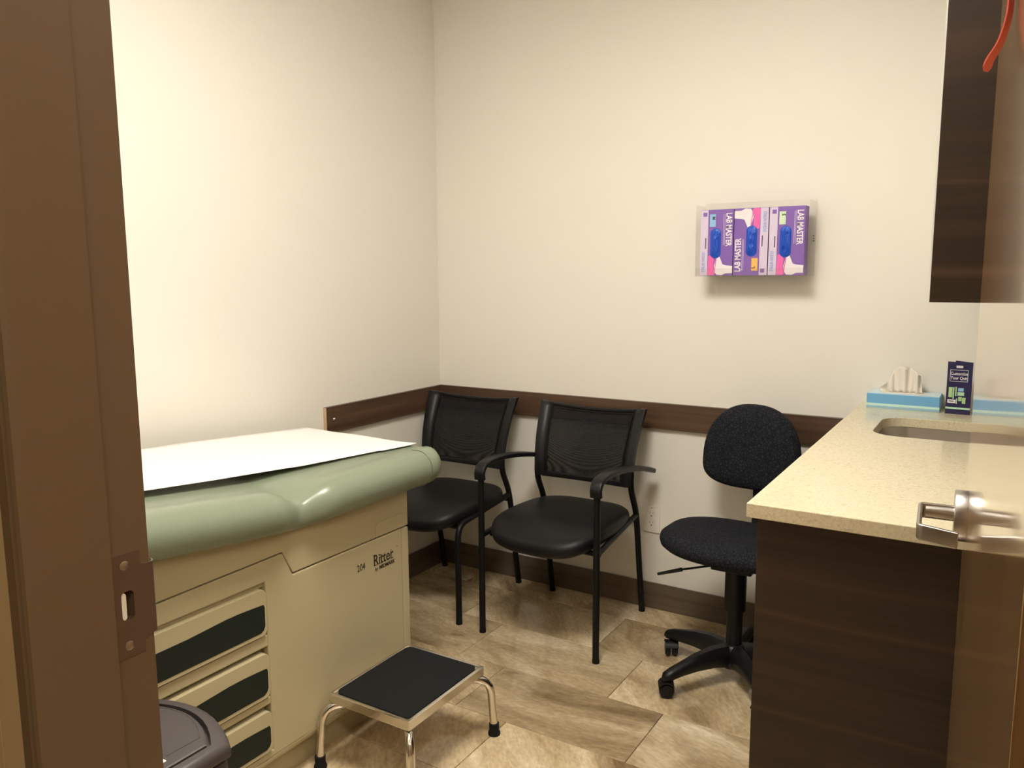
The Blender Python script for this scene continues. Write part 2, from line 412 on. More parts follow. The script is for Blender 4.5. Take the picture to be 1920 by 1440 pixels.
# ------------------------------------------------------------------ door frame (hollow metal, rabbeted)
def jamb_profile(s, x, pocket=False):      # s=+1: opening lies at +x of the jamb
    pts = [(-.050, YF+.010), (0, YF+.010), (0, YF-.045), (.016, YF-.045), (.016, YC+.006), (.0135, YC+.001), (.009, YC-.001),
           (.0075, YC+.002), (.006, YC+.002), (.006, YC-.004), (-.0105, YC-.004), (-.0105, YC+.003), (-.050, YC+.003)]
    if pocket: pts[2:2] = [(0, YF-.011), (-.024, YF-.011), (-.024, YF-.030), (0, YF-.030)]
    return [(x+s*a, b) for a, b in pts]
fr = MB().prism(jamb_profile(1, JX), 0, 1.026)
fo = struct(fr.build('trim_3', M['jamb']), 'brown metal frame of the doorway')
MB().prism(jamb_profile(1, JX, True), 1.026, 1.064).build('latch_pocket', M['jamb'], fo)
MB().prism(jamb_profile(1, JX), 1.064, 2.15).build('latch_jamb', M['jamb'], fo)
MB().prism(jamb_profile(-1, HX), 0, 2.15).build('hinge_jamb', M['jamb'], fo)
MB().box((JX-.05, YF-.045, 2.15), (HX+.05, YF+.010, 2.2)).box((JX-.05, YC-.004, 2.134), (HX+.05, YF-.045, 2.2)).build('head_jamb', M['jamb'], fo)
# strike plate on the latch jamb
ZH = 1.045
sp = MB()
def plate_poly():  # (y, z)
    return [(YF-.045, ZH-.062), (YF-.0025, ZH-.062), (YF-.0025, ZH-.047), (YF+.0105, ZH-.043), (YF+.0115, ZH+.043), (YF+.0035, ZH+.043), (YF-.0025, ZH+.045), (YF-.0025, ZH+.062), (YF-.045, ZH+.062)]
sp = pierced(plate_poly(), [rrect(.0155, .034, .005, cx=YF-.0205, cy=ZH)], JX+.0001, JX+.0016, 'x')
pl = sp.build('strike_plate', M['bronze'], fo); pl['label'] = 'bronze strike plate with latch hole'
lip = spline([(JX+.0012, YF+.009, 0), (JX+.001, YF+.013, 0), (JX-.003, YF+.017, 0), (JX-.009, YF+.0185, 0)], 4)
lm = MB()
lm.rings([[(p.x, p.y, ZH-.043), (p.x-.0016, p.y-.0008, ZH-.043), (p.x-.0016, p.y-.0008, ZH+.043), (p.x, p.y, ZH+.043)] for p in lip])
lm.build('strike_lip', M['bronze'], pl, smooth=True)
MB().prism(rrect(.0085, .033, .004, cx=YF-.0255, cy=ZH-.001), JX-.020, JX-.0005, 'x').build('dust_box', M['white_plastic'], pl)
for zz in (-.048, .048):
    sc = MB().lathe([(.0055, 0), (.0055, .0008), (.004, .0014), (0.0005, .0015)], 16, axis='x', c=(JX+.0012, YF-.022, ZH+zz)).build('screw', M['steel'], pl, smooth=True)

# ------------------------------------------------------------------ open door leaf
THD = math.radians(3.55)
dirv = Vector((-math.sin(THD), math.cos(THD), 0)); nrm = Vector((-math.cos(THD), -math.sin(THD), 0))   # along leaf (hinge -> latch), outward from visible face
hinge = Vector((2.294, -1.728, 0)) - dirv*((-1.728-(YF-.003))/dirv.y)     # face line at the hinge edge
DW = .925
R_door = basis((hinge.x, hinge.y, 0), -nrm, dirv)    # local -x = out of the face (towards the room), y = along the leaf, z up
dr = MB().box((0, 0, .012), (.044, DW, 2.12)).build('door_1', M['door'], bevel=.0015)
dr.matrix_world = R_door; struct(dr, 'varnished wooden door standing open with a steel lever')
LY = ((-1.728)-hinge.y)/dirv.y
lv = MB().lathe([(.0, -.0001), (.039, -.0001), (.0390, -.016), (.0375, -.0178), (.030, -.018), (.0, -.018)], 40, axis='x', c=(0, LY, ZH+.006))
rose = lv.build('lever_rose', M['steel'], dr, smooth=True)
rose['label'] = 'round satin steel rose of the door lever'
path = fillet([(-.010, LY, ZH+.008), (-.063, LY, ZH+.008), (-.063, LY-.110, ZH+.005), (-.014, LY-.124, ZH+.003)], [.006, .007], 5)
lv2 = MB().sweep(path, rrect(.0065, .024, .002, 3), up=(0,0,1)).build('lever_handle', M['steel'], dr, smooth=True)
MB().lathe([(.011, -.016), (.011, -.03), (.0095, -.056)], 20, axis='x', c=(0, LY, ZH+.007)).build('lever_neck', M['steel'], rose, smooth=True)
for hz in (.25, 1.07, 1.9):
    MB().lathe([(.007, -.05), (.007, .05)], 14, c=(.049, -.004, hz)).build('hinge_knuckle', M['steel'], dr, smooth=True)

# ------------------------------------------------------------------ ceiling lights
def ceiling_light(name, loc, w, d, mat, label, group=None):
    r = thing(name, label, 'light', loc)
    MB().box((-w/2-.02, -d/2-.02, -.02), (w/2+.02, -d/2, 0)).box((-w/2-.02, d/2, -.02), (w/2+.02, d/2+.02, 0)).box((-w/2-.02, -d/2, -.02), (-w/2, d/2, 0)).box((w/2, -d/2, -.02), (w/2+.02, d/2, 0)).build('frame', M['white_plastic'], r)
    MB().box((-w/2, -d/2, -.012), (w/2, d/2, -.002)).build('diffuser_offscreen', mat, r)
ceiling_light('ceiling_light_offscreen', (1.42, -1.78, CEIL-.0005), .6, .6, M['room_lamp'], 'white ceiling light panel above the middle of the exam room')
ceiling_light('corridor_light_offscreen', (3.1, -3.5, CEIL-.0005), 1.2, .3, M['hall_lamp'], 'narrow ceiling light panel of the corridor outside the door')

# ================================================================== exam table
TX = .700                                             # side face of the base
et = thing('exam_table', 'sage green upholstered exam table on a beige base with three drawers', 'exam table', (.38, -1.70, 0))
def E(mb, name, mat, **k):
    par = k.pop('parent', et)
    return mb.xf(Matrix.Translation((-.38, 1.70, 0))).build(name, mat, par, **k)
XL, YN, YE, HG = .10, -2.36, -1.119, -1.60        # HG: fold of the back section
DY0, DY1 = -2.30, -1.7185                             # drawer span
drawers = ((.602, .474), (.424, .299), (.260, .143))
# body: side skin with three pockets behind the drawer fronts
body = MB().box((XL, YN, .125), (TX-.030, YE-.0005, .66))
zs = [.125]
for a, b in reversed(drawers): zs += [b-.006, a+.012]
zs += [.6635]
b2 = MB()
b2.prism([(YE-.0325, .118), (YE-.0325, .6045), (-1.617, .6045), (-1.649, .6735), (YN, .6635), (YN, .604+.010), (DY1+.006, .604+.010), (DY1+.006, .137), (YN, .137), (YN, .118)], TX-.030, TX, 'x')
for i in range(1, len(zs)-2):
    if i % 2 == 0: b2.box((TX-.030, YN, zs[i]), (TX, DY1+.006, zs[i+1]))
E(body, 'carcass', M['beige']); E(b2, 'side_panel', M['beige'], bevel=.004, seg=3)
E(MB().prism([(YE-.031, .118), (YE, .118), (YE, .602), (YE-.006, .6045), (YE-.031, .6045)], XL, TX+.0005, 'x'), 'corner_post', M['beige_light'], bevel=.003)
# rounded lower lip
lip = []
for k in range(9):
    a = k/8*PI/2; lip.append((TX-.05+.05*math.cos(a), .118-.035*math.sin(a)))
lp = MB().prism(lip+[(XL, .083), (XL, .118)], YN, YE, 'y'); E(lp, 'base_lip', M['beige'], smooth=True)
E(MB().box((XL+.03, YN+.03, 0), (.650, YE-.02, .084)), 'plinth', M['beige'])
# upper shell
up = MB().prism([(YE, .6085), (YE, .736), (HG-.05, .736), (YN, .807), (YN, .6675), (-1.6505, .6775), (-1.6155, .6085)], XL, TX, 'x')
E(up, 'upper_shell', M['beige'], bevel=.003)
E(MB().box((XL+.02, YN+.02, .60), (TX-.012, YE-.01, .735)), 'seam_core', M['beige'])
E(MB().box((XL+.06, YE-.005, .733), (TX+.012, YE+.012, .742)), 'shell_ledge', M['beige'], bevel=.002)
E(MB().prism([(-1.278, .6105), (-1.278, .642), (-1.272, .651), (-1.26, .654), (-1.14, .654), (-1.14, .6105)], TX-.002, TX+.0018, 'x'), 'access_flap', M['beige'], bevel=.0012)
def drawer(zt, zb):
    o = MB(); zc = (zt+zb)/2; yc = (DY0+DY1)/2; w = DY1-DY0; h = zt-zb
    # moulded front: bright lip, scooped top, slight bulge
    R = []
    out = rrect(w, h, .018, 6)
    for k, x in ((1, TX-.028), (1, TX+.002), (.996, TX+.006), (.985, TX+.008)):
        R.append([(x, yc+u*(1-(1-k)*.35), zc+v*k) for u, v in out])
    o.rings(R); dfo = E(o, 'drawer_front', M['beige_light'], smooth=True, angle=50)
    # dark insert with a wavy top edge
    top = [(DY1-.011, zt-.0425), (DY1-.05, zt-.0400), (DY1-.09, zt-.0382), (DY1-.13, zt-.0382), (DY1-.18, zt-.041), (DY1-.24, zt-.0445), (DY1-.34, zt-.0455), (DY0+.20, zt-.043), (DY0+.12, zt-.037), (DY0+.05, zt-.038), (DY0+.012, zt-.044)]
    bot = [(DY0+.010, zt-.05), (DY0+.010, zb+.022), (DY0+.022, zb+.0105), (DY1-.024, zb+.0105), (DY1-.014, zb+.0165), (DY1-.0085, zb+.026), (DY1-.008, zt-.050)]
    ins = MB().prism(top+bot, TX+.0055, TX+.0092, 'x'); E(ins, 'insert', M['dgreen'], parent=dfo, bevel=.0008)
for a, b in drawers: drawer(a, b)
# lettering
def side_text(txt, size, y, z, xs, name, bold=0.):
    mb = text_mb(txt, size, xs, .0003, bold); mb.xf(basis((TX+.0004, y, z), (0,1,0), (0,0,1))); return E(mb, name, M['ink'])
side_text('204', .031, -1.364, .5255, .78, 'lettering')
rt = text_mb('Ritter', .050, .80, .0003, .0006)
rt.xf(basis((TX+.0004, -1.291, .521), (0,1,0), (0,0,1))); E(rt, 'lettering', M['ink'])
for yy, ww in ((-1.2885, .012), (-1.2575, .009), (-1.207, .010)): E(MB().box((TX, yy, .5205), (TX+.0007, yy+ww, .523)), 'lettering_serif', M['ink'])
for yy, ww, zz in ((-1.2915, .009, .5545), (-1.259, .006, .5475), (-1.2085, .005, .5475)): E(MB().box((TX, yy, zz), (TX+.0007, yy+ww, zz+.002)), 'lettering_serif', M['ink'])
E(MB().lathe([(.0017, 0), (.0017, .0007)], 10, axis='x', c=(TX, -1.176, .553)), 'lettering_mark', M['ink'])
side_text('by', .0165, -1.284, .5035, .9, 'lettering')
side_text('MIDMARK', .0165, -1.264, .5035, 1.0, 'lettering', .0006)
# upholstery
UW0, UW1, UZ0, UZ1 = .065, .775, .735, .850
UY0, UY1 = -2.36, -.965
XC, HWD = (UW0+UW1)/2, (UW1-UW0)/2
TB = math.tan(math.radians(6.4))
def uph_ring(y, shrink=0., hz=1.):
    hh = (UZ1-UZ0)/2*hz; zc = (UZ0+UZ1)/2; ring = []; rad = (UZ1-UZ0)/2
    g = math.exp(-((y-HG)/.062)**2); g2 = math.exp(-((y-HG)/.016)**2)
    W_ = HWD-shrink
    dz = max(0, HG-.02-y)*TB
    n = 12; pts = []
    for k in range(n+1):                     # right side from bottom to top
        a = -PI/2+PI*k/n; pts.append((W_-rad+rad*math.cos(a), hh*math.sin(a), k/n))
    for k in [1, 1.8, 2.6, 4, 6, 9, 12, 15, 18, 20, 21.4, 22.2, 23]:  # top
        pts.append(((W_-rad)*(1-2*k/24), hh, 1.))
    for k in range(n+1):
        a = PI/2+PI*k/n; pts.append((-(W_-rad)+rad*math.cos(a), hh*math.sin(a), 1-k/n))
    for k in range(1, 4): pts.append(((W_-rad)*(-1+2*k/4), -hh, 0.))
    for x, z, t in pts:
        edge = min(1, max(0, (abs(x)-(HWD-.16))/.10))
        zz = zc+z - (.044*g+.006*g2)*t*edge + dz
        if t >= 1: zz -= .006*min(1, max(0, (HWD-.075-abs(x))/.035))
        xx = x - math.copysign(.042*g*edge*(.35+.65*math.sin(PI*min(t, 1)) if t < 1 else .35), x)
        ring.append((XC+xx, y, zz))
    return ring
ys = []; y = UY0
RC, RE = .10, .050
rings_ = []
def end_shape(d):   # d: distance from the end
    sh = 0 if d >= RC else RC-math.sqrt(max(0, RC*RC-(RC-d)**2))
    hz = 1 if d >= RE else .35+.65*math.sqrt(max(0, 1-((RE-d)/RE)**2))
    return sh, hz
samples = [0, .002, .006, .012, .02, .03, .04, .055, .07, .085, .10]
for d in samples: rings_.append(uph_ring(UY0+d, *end_shape(d)))
y = UY0+.10+.02
while y < UY1-.11:
    rings_.append(uph_ring(y)); y += .012 if abs(y-HG) < .2 else .03
for d in reversed(samples): rings_.append(uph_ring(UY1-d, *end_shape(d)))
up_ = E(MB().rings(rings_), 'upholstery', M['sage'], smooth=True, angle=180)
ring = [Vector(p) for p in uph_ring(UY1-.115)]
sec = ring[0:14]
pth = []
for i, p in enumerate(sec):
    c = Vector((XC, p.y, (UZ0+UZ1)/2)); pth.append(p + Vector((p.x-(UW1-.06), 0, p.z-c.z)).normalized()*.0006)
E(MB().tube(pth, .0022, 6, up=(0,1,0)), 'welt_seam', M['sage_dark'], parent=up_, smooth=True)
E(MB().box((.14, UY0+.06, .715), (.66, HG-.06, .738)), 'back_board', M['toekick'])

# paper pulled over the table: a thin sheet, bridging the hinge
pp = MB(); cols = 14
def lerp_tab(tab, y):
    for (a, va), (b, vb) in zip(tab, tab[1:]):
        if y <= b: return va+(vb-va)*max(0, (y-a)/(b-a))
    return tab[-1][1]
near_z = [(-2.345, .935), (-1.96, .901), (-1.75, .882), (-1.6, .870), (-1.46, .858), (-1.25, .8515), (-1.0, .8495)]
wall_z = [(-2.345, .945), (-1.67, .898), (-1.51, .890), (-1.35, .878), (-1.165, .865), (-1.0, .8515)]
near_x = [(-2.345, .560), (-1.5, .560), (-1.25, .590), (-1.0, .640)]
yl = [-2.345+k*(1.345/27) for k in range(28)]
R = []
for k, yy in enumerate(yl+[-.985, -.968, -.958, -.953]):
    row = []
    for i in range(cols+1):
        u = i/cols; xn = lerp_tab(near_x, yy); x = .10+(xn-.10)*u
        z = lerp_tab(wall_z, yy)*(1-u)+lerp_tab(near_z, yy)*u
        if k >= 28: z -= (.0010, .005, .012, .022)[k-28]*(1-u**3)
        yv = yy-(.035*u**3 if yy > -1.1 else 0)
        row.append((x, yv, z+.0008*math.sin(i*.9+yy*5)))
    R.append(row)
pp.rings(R, close=False, cap0=False, cap1=False)
tag(pp.build('exam_paper', M['paper'], smooth=True, angle=180, solid=.0006), 'white paper sheet stretched over the exam table', 'paper')

# ================================================================== step stool
st = thing('step_stool', 'chrome step stool with a black rubber top beside the exam table', 'step stool', (.882, -1.354, 0))
SX, SY, SZ = .148, .181, .228
tr = MB()
out = [(-SX,-SY),(SX,-SY),(SX,SY),(-SX,SY)]
def q4(k, z): return [(x-math.copysign(k,x), y-math.copysign(k,y), z) for x, y in out]
tr.rings([q4(.003, SZ-.004), q4(.003, SZ-.028), q4(0, SZ-.028), q4(0, SZ-.002), q4(.002, SZ), q4(.010, SZ), q4(.012, SZ-.003)], cap0=True, cap1=True)
tr.build('tray', M['chrome'], st, bevel=.0015)
MB().prism(rrect(2*SX-.026, 2*SY-.026, .022, 6), SZ-.0035, SZ+.0012).build('rubber_mat', M['rubber'], st, bevel=.0008)
for sx in (-1, 1):
    for sy in (-1, 1):
        c = Vector((sx*SX, sy*SY, 0)); dg = Vector((sx, sy, 0)).normalized()
        p = fillet([c-dg*.09+Vector((0,0,SZ-.036)), c+dg*.018+Vector((0,0,SZ-.040)), c+dg*.030+Vector((0,0,.03))], [.065], 9)
        lg = MB().tube(p, .0125, 16).build('leg', M['chrome'], st, smooth=True)
        f = c+dg*.0305
        MB().lathe([(.0, 0), (.0185, 0), (.0195, .006), (.0155, .016), (.0158, .038), (.0125, .040)], 18, c=(f.x, f.y, 0)).build('rubber_tip', M['rubber'], lg, smooth=True)

# ================================================================== waste bin
bn = thing('waste_bin', 'charcoal plastic lidded waste bin in front of the exam table drawers', 'bin', (1.10, -2.375, 0), 0)
BW, BD, BH = .150, .106, .632
def bow(w, d, bowd, r=.035, n=10):
    pts = []
    for k in range(n+1):                       # bowed far edge, right to left
        t = 1-2*k/n; pts.append((t*w, d+bowd*(1-t*t)))
    pts += [(-w, -d+r), (-w+.3*r, -d+.3*r), (-w+r, -d), (w-r, -d), (w-.3*r, -d+.3*r), (w, -d+r)]
    return pts
MB().rings([[(x*.84, y*.84, 0) for x, y in bow(BW-.006, BD-.006, .046)], [(x, y, BH-.033) for x, y in bow(BW-.004, BD-.004, .048)]]).build('bin_body', M['bin_lid'], bn, bevel=.006)
ld = MB().rings([[(x, y, z) for x, y in bow(BW-k, BD-k, .050)] for k, z in ((.002, BH-.026), (.0, BH-.022), (.0, BH-.012), (.004, BH-.003), (.011, BH+.001), (.0225, BH+.001), (.0228, BH-.012), (.035, BH-.012))])
lid = ld.build('lid', M['bin_lid'], bn, smooth=True, angle=50)
MB().rings([[(x, y, z) for x, y in bow(BW-k, BD-k, .046)] for k, z in ((.0275, BH-.0118), (.0275, BH+.0012), (.0305, BH+.0024))]).build('swing_flap', M['bin_lid'], lid)
gi = bow(BW-.055, BD-.020, .034)
MB().tube([Vector((x, y-.0, BH+.0022)) for x, y in gi[0:9]], .0012, 6).build('bead', M['bin_lid'], lid, smooth=True)
MB().tube([Vector((BW-.055, BD-.021, BH+.0022)), Vector((BW-.057, .024, BH+.0022))], .0014, 6).build('bead', M['bin_lid'], lid, smooth=True)
MB().box((.088, -.002, BH+.002), (.106, .014, BH+.0034)).build('sticker', M['white_plastic'], lid)
for a_ in (.091, .096, .101): MB().box((a_, .002, BH+.003), (a_+.003, .010, BH+.0038)).build('sticker_print', M['ink'], lid)

# ================================================================== guest chairs
def seat_mb(hw, y0, y1, z):
    yc, hd = (y0+y1)/2, (y1-y0)/2
    ol = []
    for x, y in superell(hw, hd, 3.4, 64):
        k = 1 - .06*max(0, y/hd)                       # a little narrower at the back
        ol.append((x*k, y))
    def warp(p):
        f = max(0, (-p.y-hd*.35)/hd)                     # waterfall front
        return Vector((p.x, p.y+yc, p.z+z - .085*f*f + .006*(p.x/hw)**2))
    return MB().cushion(ol, [(.0, -.068), (.80, -.068), (.93, -.062), (.985, -.046), (1, -.028), (.985, -.012), (.94, -.002), (.85, .003), (.6, .006), (.3, .007), (.02, .007)], warp)
def guest_chair(name, label, loc, arms, hf, hr):
    r = thing(name, label, 'chair', loc, 0, None)
    oy = -.31
    rear = [(-.055, 0), (-.096, .237), (-.132, .44), (-.185, .555), (-.190, .63)]
    backc = [(-.190, .57), (-.190, .64), (-.160, .75), (-.100, .872)]
    sm = seat_mb(.236, -.640, -.090, .470)
    sm.xf(Matrix.Translation((0, -oy, 0))).build('seat', M['black_vinyl'], r, smooth=True, angle=180)
    for s in (-1, 1):
        p = spline([(s*hr, y-oy, z) for y, z in rear], 6)
        MB().tube(p, .0125, 14, r2=.0125, up=(1,0,0)).build('leg', M['black_metal'], r, smooth=True)
        if arms:
            MB().tube([(s*hf, -.572-oy, 0), (s*hf, -.572-oy, .655)], .0125, 14).build('leg', M['black_metal'], r, smooth=True)
            MB().tube([(s*(hf-.006), -.565-oy, .405), (s*hr, -.14-oy, .440)], .011, 12).build('side_rail', M['black_metal'], r, smooth=True)
            ap = spline([(s*hf, -.578-oy, .628), (s*hf, -.580-oy, .655), (s*hf, -.560-oy, .680), (s*hf, -.505-oy, .690), (s*hf, -.40-oy, .686), (s*hf, -.27-oy, .668), (s*hf, -.145-oy, .642), (s*hf, -.068-oy, .618)], 6)
            MB().sweep(ap, rrect(.045, .019, .006, 3), up=(0,-1,0)).build('armrest', M['black_plastic'], r, smooth=True)
        else:
            pth = fillet([(s*hf, -.560-oy, 0), (s*hf, -.560-oy, .415), (s*hr, -.14-oy, .440)], [.06], 8)
            MB().tube(pth, .0125, 14, up=(1,0,0)).build('leg', M['black_metal'], r, smooth=True)
        MB().lathe([(.0, .0), (.0135, 0), (.0135, .012)], 14, c=(s*hf, (-.572 if arms else -.560)-oy, 0)).build('foot_cap', M['rubber'], r, smooth=True)
        MB().lathe([(.0, .0), (.0135, 0), (.0135, .012)], 14, c=(s*hr, -.055-oy, 0)).build('foot_cap', M['rubber'], r, smooth=True)
    MB().tube([(-hr, -.125-oy, .415), (hr, -.125-oy, .415)], .010, 10).build('cross_rail', M['black_metal'], r, smooth=True)
    MB().tube([(-hf+.01, -.52-oy, .395), (hf-.01, -.52-oy, .395)], .010, 10).build('cross_rail', M['black_metal'], r, smooth=True)
    # back frame: plastic surround curved in plan, wide stiles flaring to the top
    bz = spline([(0, y-oy, z) for y, z in backc], 8)
    def bp(u, v):                 # u -1..1 across, v 0..1 up
        k = v*(len(bz)-1); i = min(int(k), len(bz)-2); q = bz[i].lerp(bz[i+1], k-i)
        hw = .214+.020*v**1.5
        return Vector((u*hw, q.y + .030*(1-u*u)*(.35+.65*v), q.z - .016*(1-u*u)*v**4 + .004*v*u*u))
    nv = 20
    for s in (-1, 1):
        R = []
        for i in range(nv+1):
            v = i/nv; o_ = bp(s*1.03, v); inn = bp(s*.80, v); f = Vector((0, -.013, 0)); m_ = (o_+inn)/2
            R.append([o_+Vector((0,.010,0)), o_-Vector((0,.009,0)), m_+f-Vector((0,.004,0)), inn+f*.35, inn-f*.35, m_-f*.8])
        MB().rings(R).build('back_stile', M['black_plastic'], r, smooth=True, angle=60)
    for nm, v, hh in (('back_rail', .985, .008), ('back_rail', .035, .012)):
        pth = [bp(u/12*.90, v) for u in range(-12, 13)]
        MB().sweep(pth, rrect(.014, hh*2, .004, 3), up=(0,0,1)).build(nm, M['black_plastic'], r, smooth=True)
    R = [[bp(-.87+1.74*j/16, .03+.95*i/14) for j in range(17)] for i in range(15)]
    MB().rings(R, close=False, cap0=False, cap1=False).build('back_mesh', M['mesh'], r, smooth=True, angle=180)
    # beading line round the mesh opening
    bd = [bp(-.79, .05+.9*i/12) for i in range(13)] + [bp(-.79+1.58*i/12, .955) for i in range(1, 12)] + [bp(.79, .95-.9*i/12) for i in range(13)]
    MB().tube([p-Vector((0,.007,0)) for p in bd], .0016, 6).build('mesh_beading', M['black_metal'], r, smooth=True)
    return r
guest_chair('guest_chair', 'black mesh-back guest chair with armrests below the chair rail', (.870, -.31, 0), True, .250, .216)
guest_chair('guest_chair', 'armless black mesh-back chair in the corner behind the exam table', (.262, -.31, 0), False, .234, .212)

# ================================================================== task chair
TCX, TCY = 1.586, -.434
tc = thing('task_chair', 'armless black fabric swivel chair on casters tucked behind the cabinet', 'chair', (TCX, TCY, 0))
hub = MB().lathe([(.0, .055), (.040, .055), (.046, .075), (.046, .115), (.036, .135), (.030, .138), (0, .138)], 24).build('hub', M['black_plastic'], tc, smooth=True)
MB().lathe([(.027, .13), (.027, .26), (.0365, .262), (.0365, .415), (.030, .42)], 24).build('column', M['black_plastic'], tc, smooth=True)
for k in range(5):
    a = math.radians(235.7+72*k); c, s = math.cos(a), math.sin(a); d = Vector((c, s, 0))
    arm = MB(); R = []
    for t, zc, hw, hh in ((.03, .098, .031, .038), (.09, .104, .028, .034), (.16, .099, .024, .028), (.22, .088, .022, .021), (.262, .079, .0225, .018), (.284, .074, .019, .014), (.293, .068, .010, .007)):
        sd = Vector((-s, c, 0)); p = d*t+Vector((0,0,zc))
        R.append([p+sd*hw*.55-Vector((0,0,hh)), p+sd*hw*.98-Vector((0,0,hh*.2)), p+sd*hw*.9+Vector((0,0,hh*.45)), p+sd*hw*.45+Vector((0,0,hh)), p-sd*hw*.45+Vector((0,0,hh)), p-sd*hw*.9+Vector((0,0,hh*.45)), p-sd*hw*.98-Vector((0,0,hh*.2)), p-sd*hw*.55-Vector((0,0,hh))])
    ao = arm.rings(R).build('base_arm', M['black_plastic'], tc, smooth=True, angle=50)
    cp = d*.267; ca = math.radians(205+k*23); cd_ = Vector((math.cos(ca), math.sin(ca), 0)); sd = Vector((-math.sin(ca), math.cos(ca), 0))
    cas = MB()
    for s2 in (-1, 1):
        rm = Matrix.Translation(cp+cd_*.010+Vector((0,0,.026))) @ basis((0,0,0), cd_, (0,0,1))
        wv = MB().lathe([(.0, s2*.004), (.024, s2*.004), (.0258, s2*.008), (.0258, s2*.017), (.022, s2*.0225), (.008, s2*.0235), (.0, s2*.0235)], 22)
        wv.xf(rm); cas.add(wv.v, wv.f)
    cas.build('caster', M['black_plastic'], ao, smooth=True)
    hd = []
    for j in range(9):
        an = PI*(.12+.70*j/8); hd.append(cp+cd_*(.010+.028*math.cos(an))+Vector((0,0,.027+.029*math.sin(an))))
    MB().sweep(hd, [(-.002,-.0245),(.0022,-.0245),(.0022,.0245),(-.002,.0245)], up=sd).build('caster_hood', M['black_plastic'], ao, smooth=True)
MB().box((-.07, -.07, .412), (.07, .12, .450)).build('seat_plate', M['black_metal'], tc, bevel=.006)
RZ = math.radians(-4)
def tseat(p):
    hd = .185; f = max(0, (-p.y-hd*.3)/hd); q = Vector((p.x-.018, p.y+.030, p.z+.490-.006*f*f+.006*(p.x/.25)**2+.010*max(0, p.y/hd)))
    return Matrix.Rotation(RZ, 4, 'Z') @ q
MB().cushion(superell(.262, .185, 2.5, 64), [(0, -.042), (.80, -.042), (.93, -.038), (.985, -.027), (1, -.012), (.985, .004), (.93, .016), (.8, .022), (.5, .026), (.2, .027), (.01, .027)], tseat).build('seat', M['fabric'], tc, smooth=True, angle=180)
# backrest
bo = []
for i in range(56):
    t = 2*PI*i/56; c, s = math.cos(t), math.sin(t); e = 2.35 if s > 0 else 2.9
    x = .182*math.copysign(abs(c)**(2/e), c); z = (.212 if s > 0 else .100)*math.copysign(abs(s)**(2/e), s)
    bo.append((x, z))
def tback(p):     # p.x across, p.y up, p.z forward
    x, z, f = p.x, p.y, p.z
    q = Vector((x-.048, .262 - f - .35*(x*x) + .10*z, .727+z)); return Matrix.Rotation(math.radians(-4), 4, 'Z') @ q
MB().cushion(bo, [(0, -.016), (.85, -.016), (.96, -.012), (1, 0), (.985, .016), (.94, .028), (.85, .036), (.55, .040), (.25, .041), (.01, .041)], tback).build('backrest', M['fabric'], tc, smooth=True, angle=180)
MB().sweep(spline([(0, .02, .418), (0, .20, .418), (0, .275, .47), (0, .29, .58), (0, .285, .74)], 6), rrect(.055, .014, .004, 3), up=(0,0,1)).build('back_bar', M['black_metal'], tc, smooth=True)
MB().tube([(-.08, -.03, .412), (-.20, -.028, .372)], .004, 8).build('height_lever', M['black_metal'], tc, smooth=True)
MB().tube([(-.185, -.028, .377), (-.275, -.026, .342)], .0075, 8, scale=[1, .7]).build('lever_paddle', M['black_plastic'], tc, smooth=True)

# ================================================================== counter, sink, cabinets
CX0, CY0 = 1.899, -1.497
bc = thing('base_cabinet', 'dark walnut base cabinet under the speckled worktop', 'cabinet', (2.23, -.75, 0))
def B(mb, name, mat, **k):
    par = k.pop('parent', bc); return mb.xf(Matrix.Translation((-2.23, .75, 0))).build(name, mat, par, **k)
cabm = M['cab']
eo = MB().box((1.918, -1.477, .0), (RW-.001, -1.458, CT-.0305)).build('end_panel', cabm, bevel=.0008); eo.parent = bc; eo.matrix_parent_inverse = Matrix.Translation((-2.23, .75, 0))
B(MB().box((1.950, -1.4575, .10), (RW-.002, -.012, .62)), 'carcass', M['cab'])
B(MB().box((1.985, -1.4575, 0), (RW-.002, -.012, .0995)), 'toe_kick', M['toekick'])
for k in range(3):
    y0 = -1.456+k*.481; do = B(MB().box((1.920, y0+.002, .105), (1.9495, y0+.479, CT-.034)), 'cabinet_door', M['cab'], bevel=.001)
    B(MB().box((1.912, y0+.17, .72), (1.9195, y0+.31, .732)), 'bar_pull', M['steel'], parent=do)
# worktop with an undermount sink cut-out
SXA, SXB, SYA, SYB = 2.008, 2.42, -.615, -.278
hole = rrect(SXB-SXA, SYB-SYA, .075, 8, (SXA+SXB)/2, (SYA+SYB)/2)
def worktop():
    bm = bmesh.new(); outer = [(CX0, CY0), (RW-.001, CY0), (RW-.001, -.0005), (CX0, -.0005)]
    tops = []
    for z in (CT, CT-.030):
        vo = [bm.verts.new((x, y, z)) for x, y in outer]; vi = [bm.verts.new((x, y, z)) for x, y in hole]
        eo_ = [bm.edges.new((vo[i], vo[(i+1)%4])) for i in range(4)]; n = len(vi)
        ei = [bm.edges.new((vi[i], vi[(i+1)%n])) for i in range(n)]
        bmesh.ops.triangle_fill(bm, edges=eo_+ei, use_beauty=True, use_dissolve=False); tops.append((vo, vi))
    for a, b in ((tops[0][0], tops[1][0]), (tops[0][1], tops[1][1])):
        n = len(a)
        for i in range(n): bm.faces.new((a[i], a[(i+1)%n], b[(i+1)%n], b[i]))
    bmesh.ops.recalc_face_normals(bm, faces=bm.faces[:])
    me = bpy.data.meshes.new('worktop'); bm.to_mesh(me); bm.free(); me.materials.append(M['quartz'])
    o = bpy.data.objects.new('worktop', me); COL.objects.link(o); return o
wt = worktop(); tag(wt, 'cream speckled quartz worktop with a sink cut-out', 'worktop')
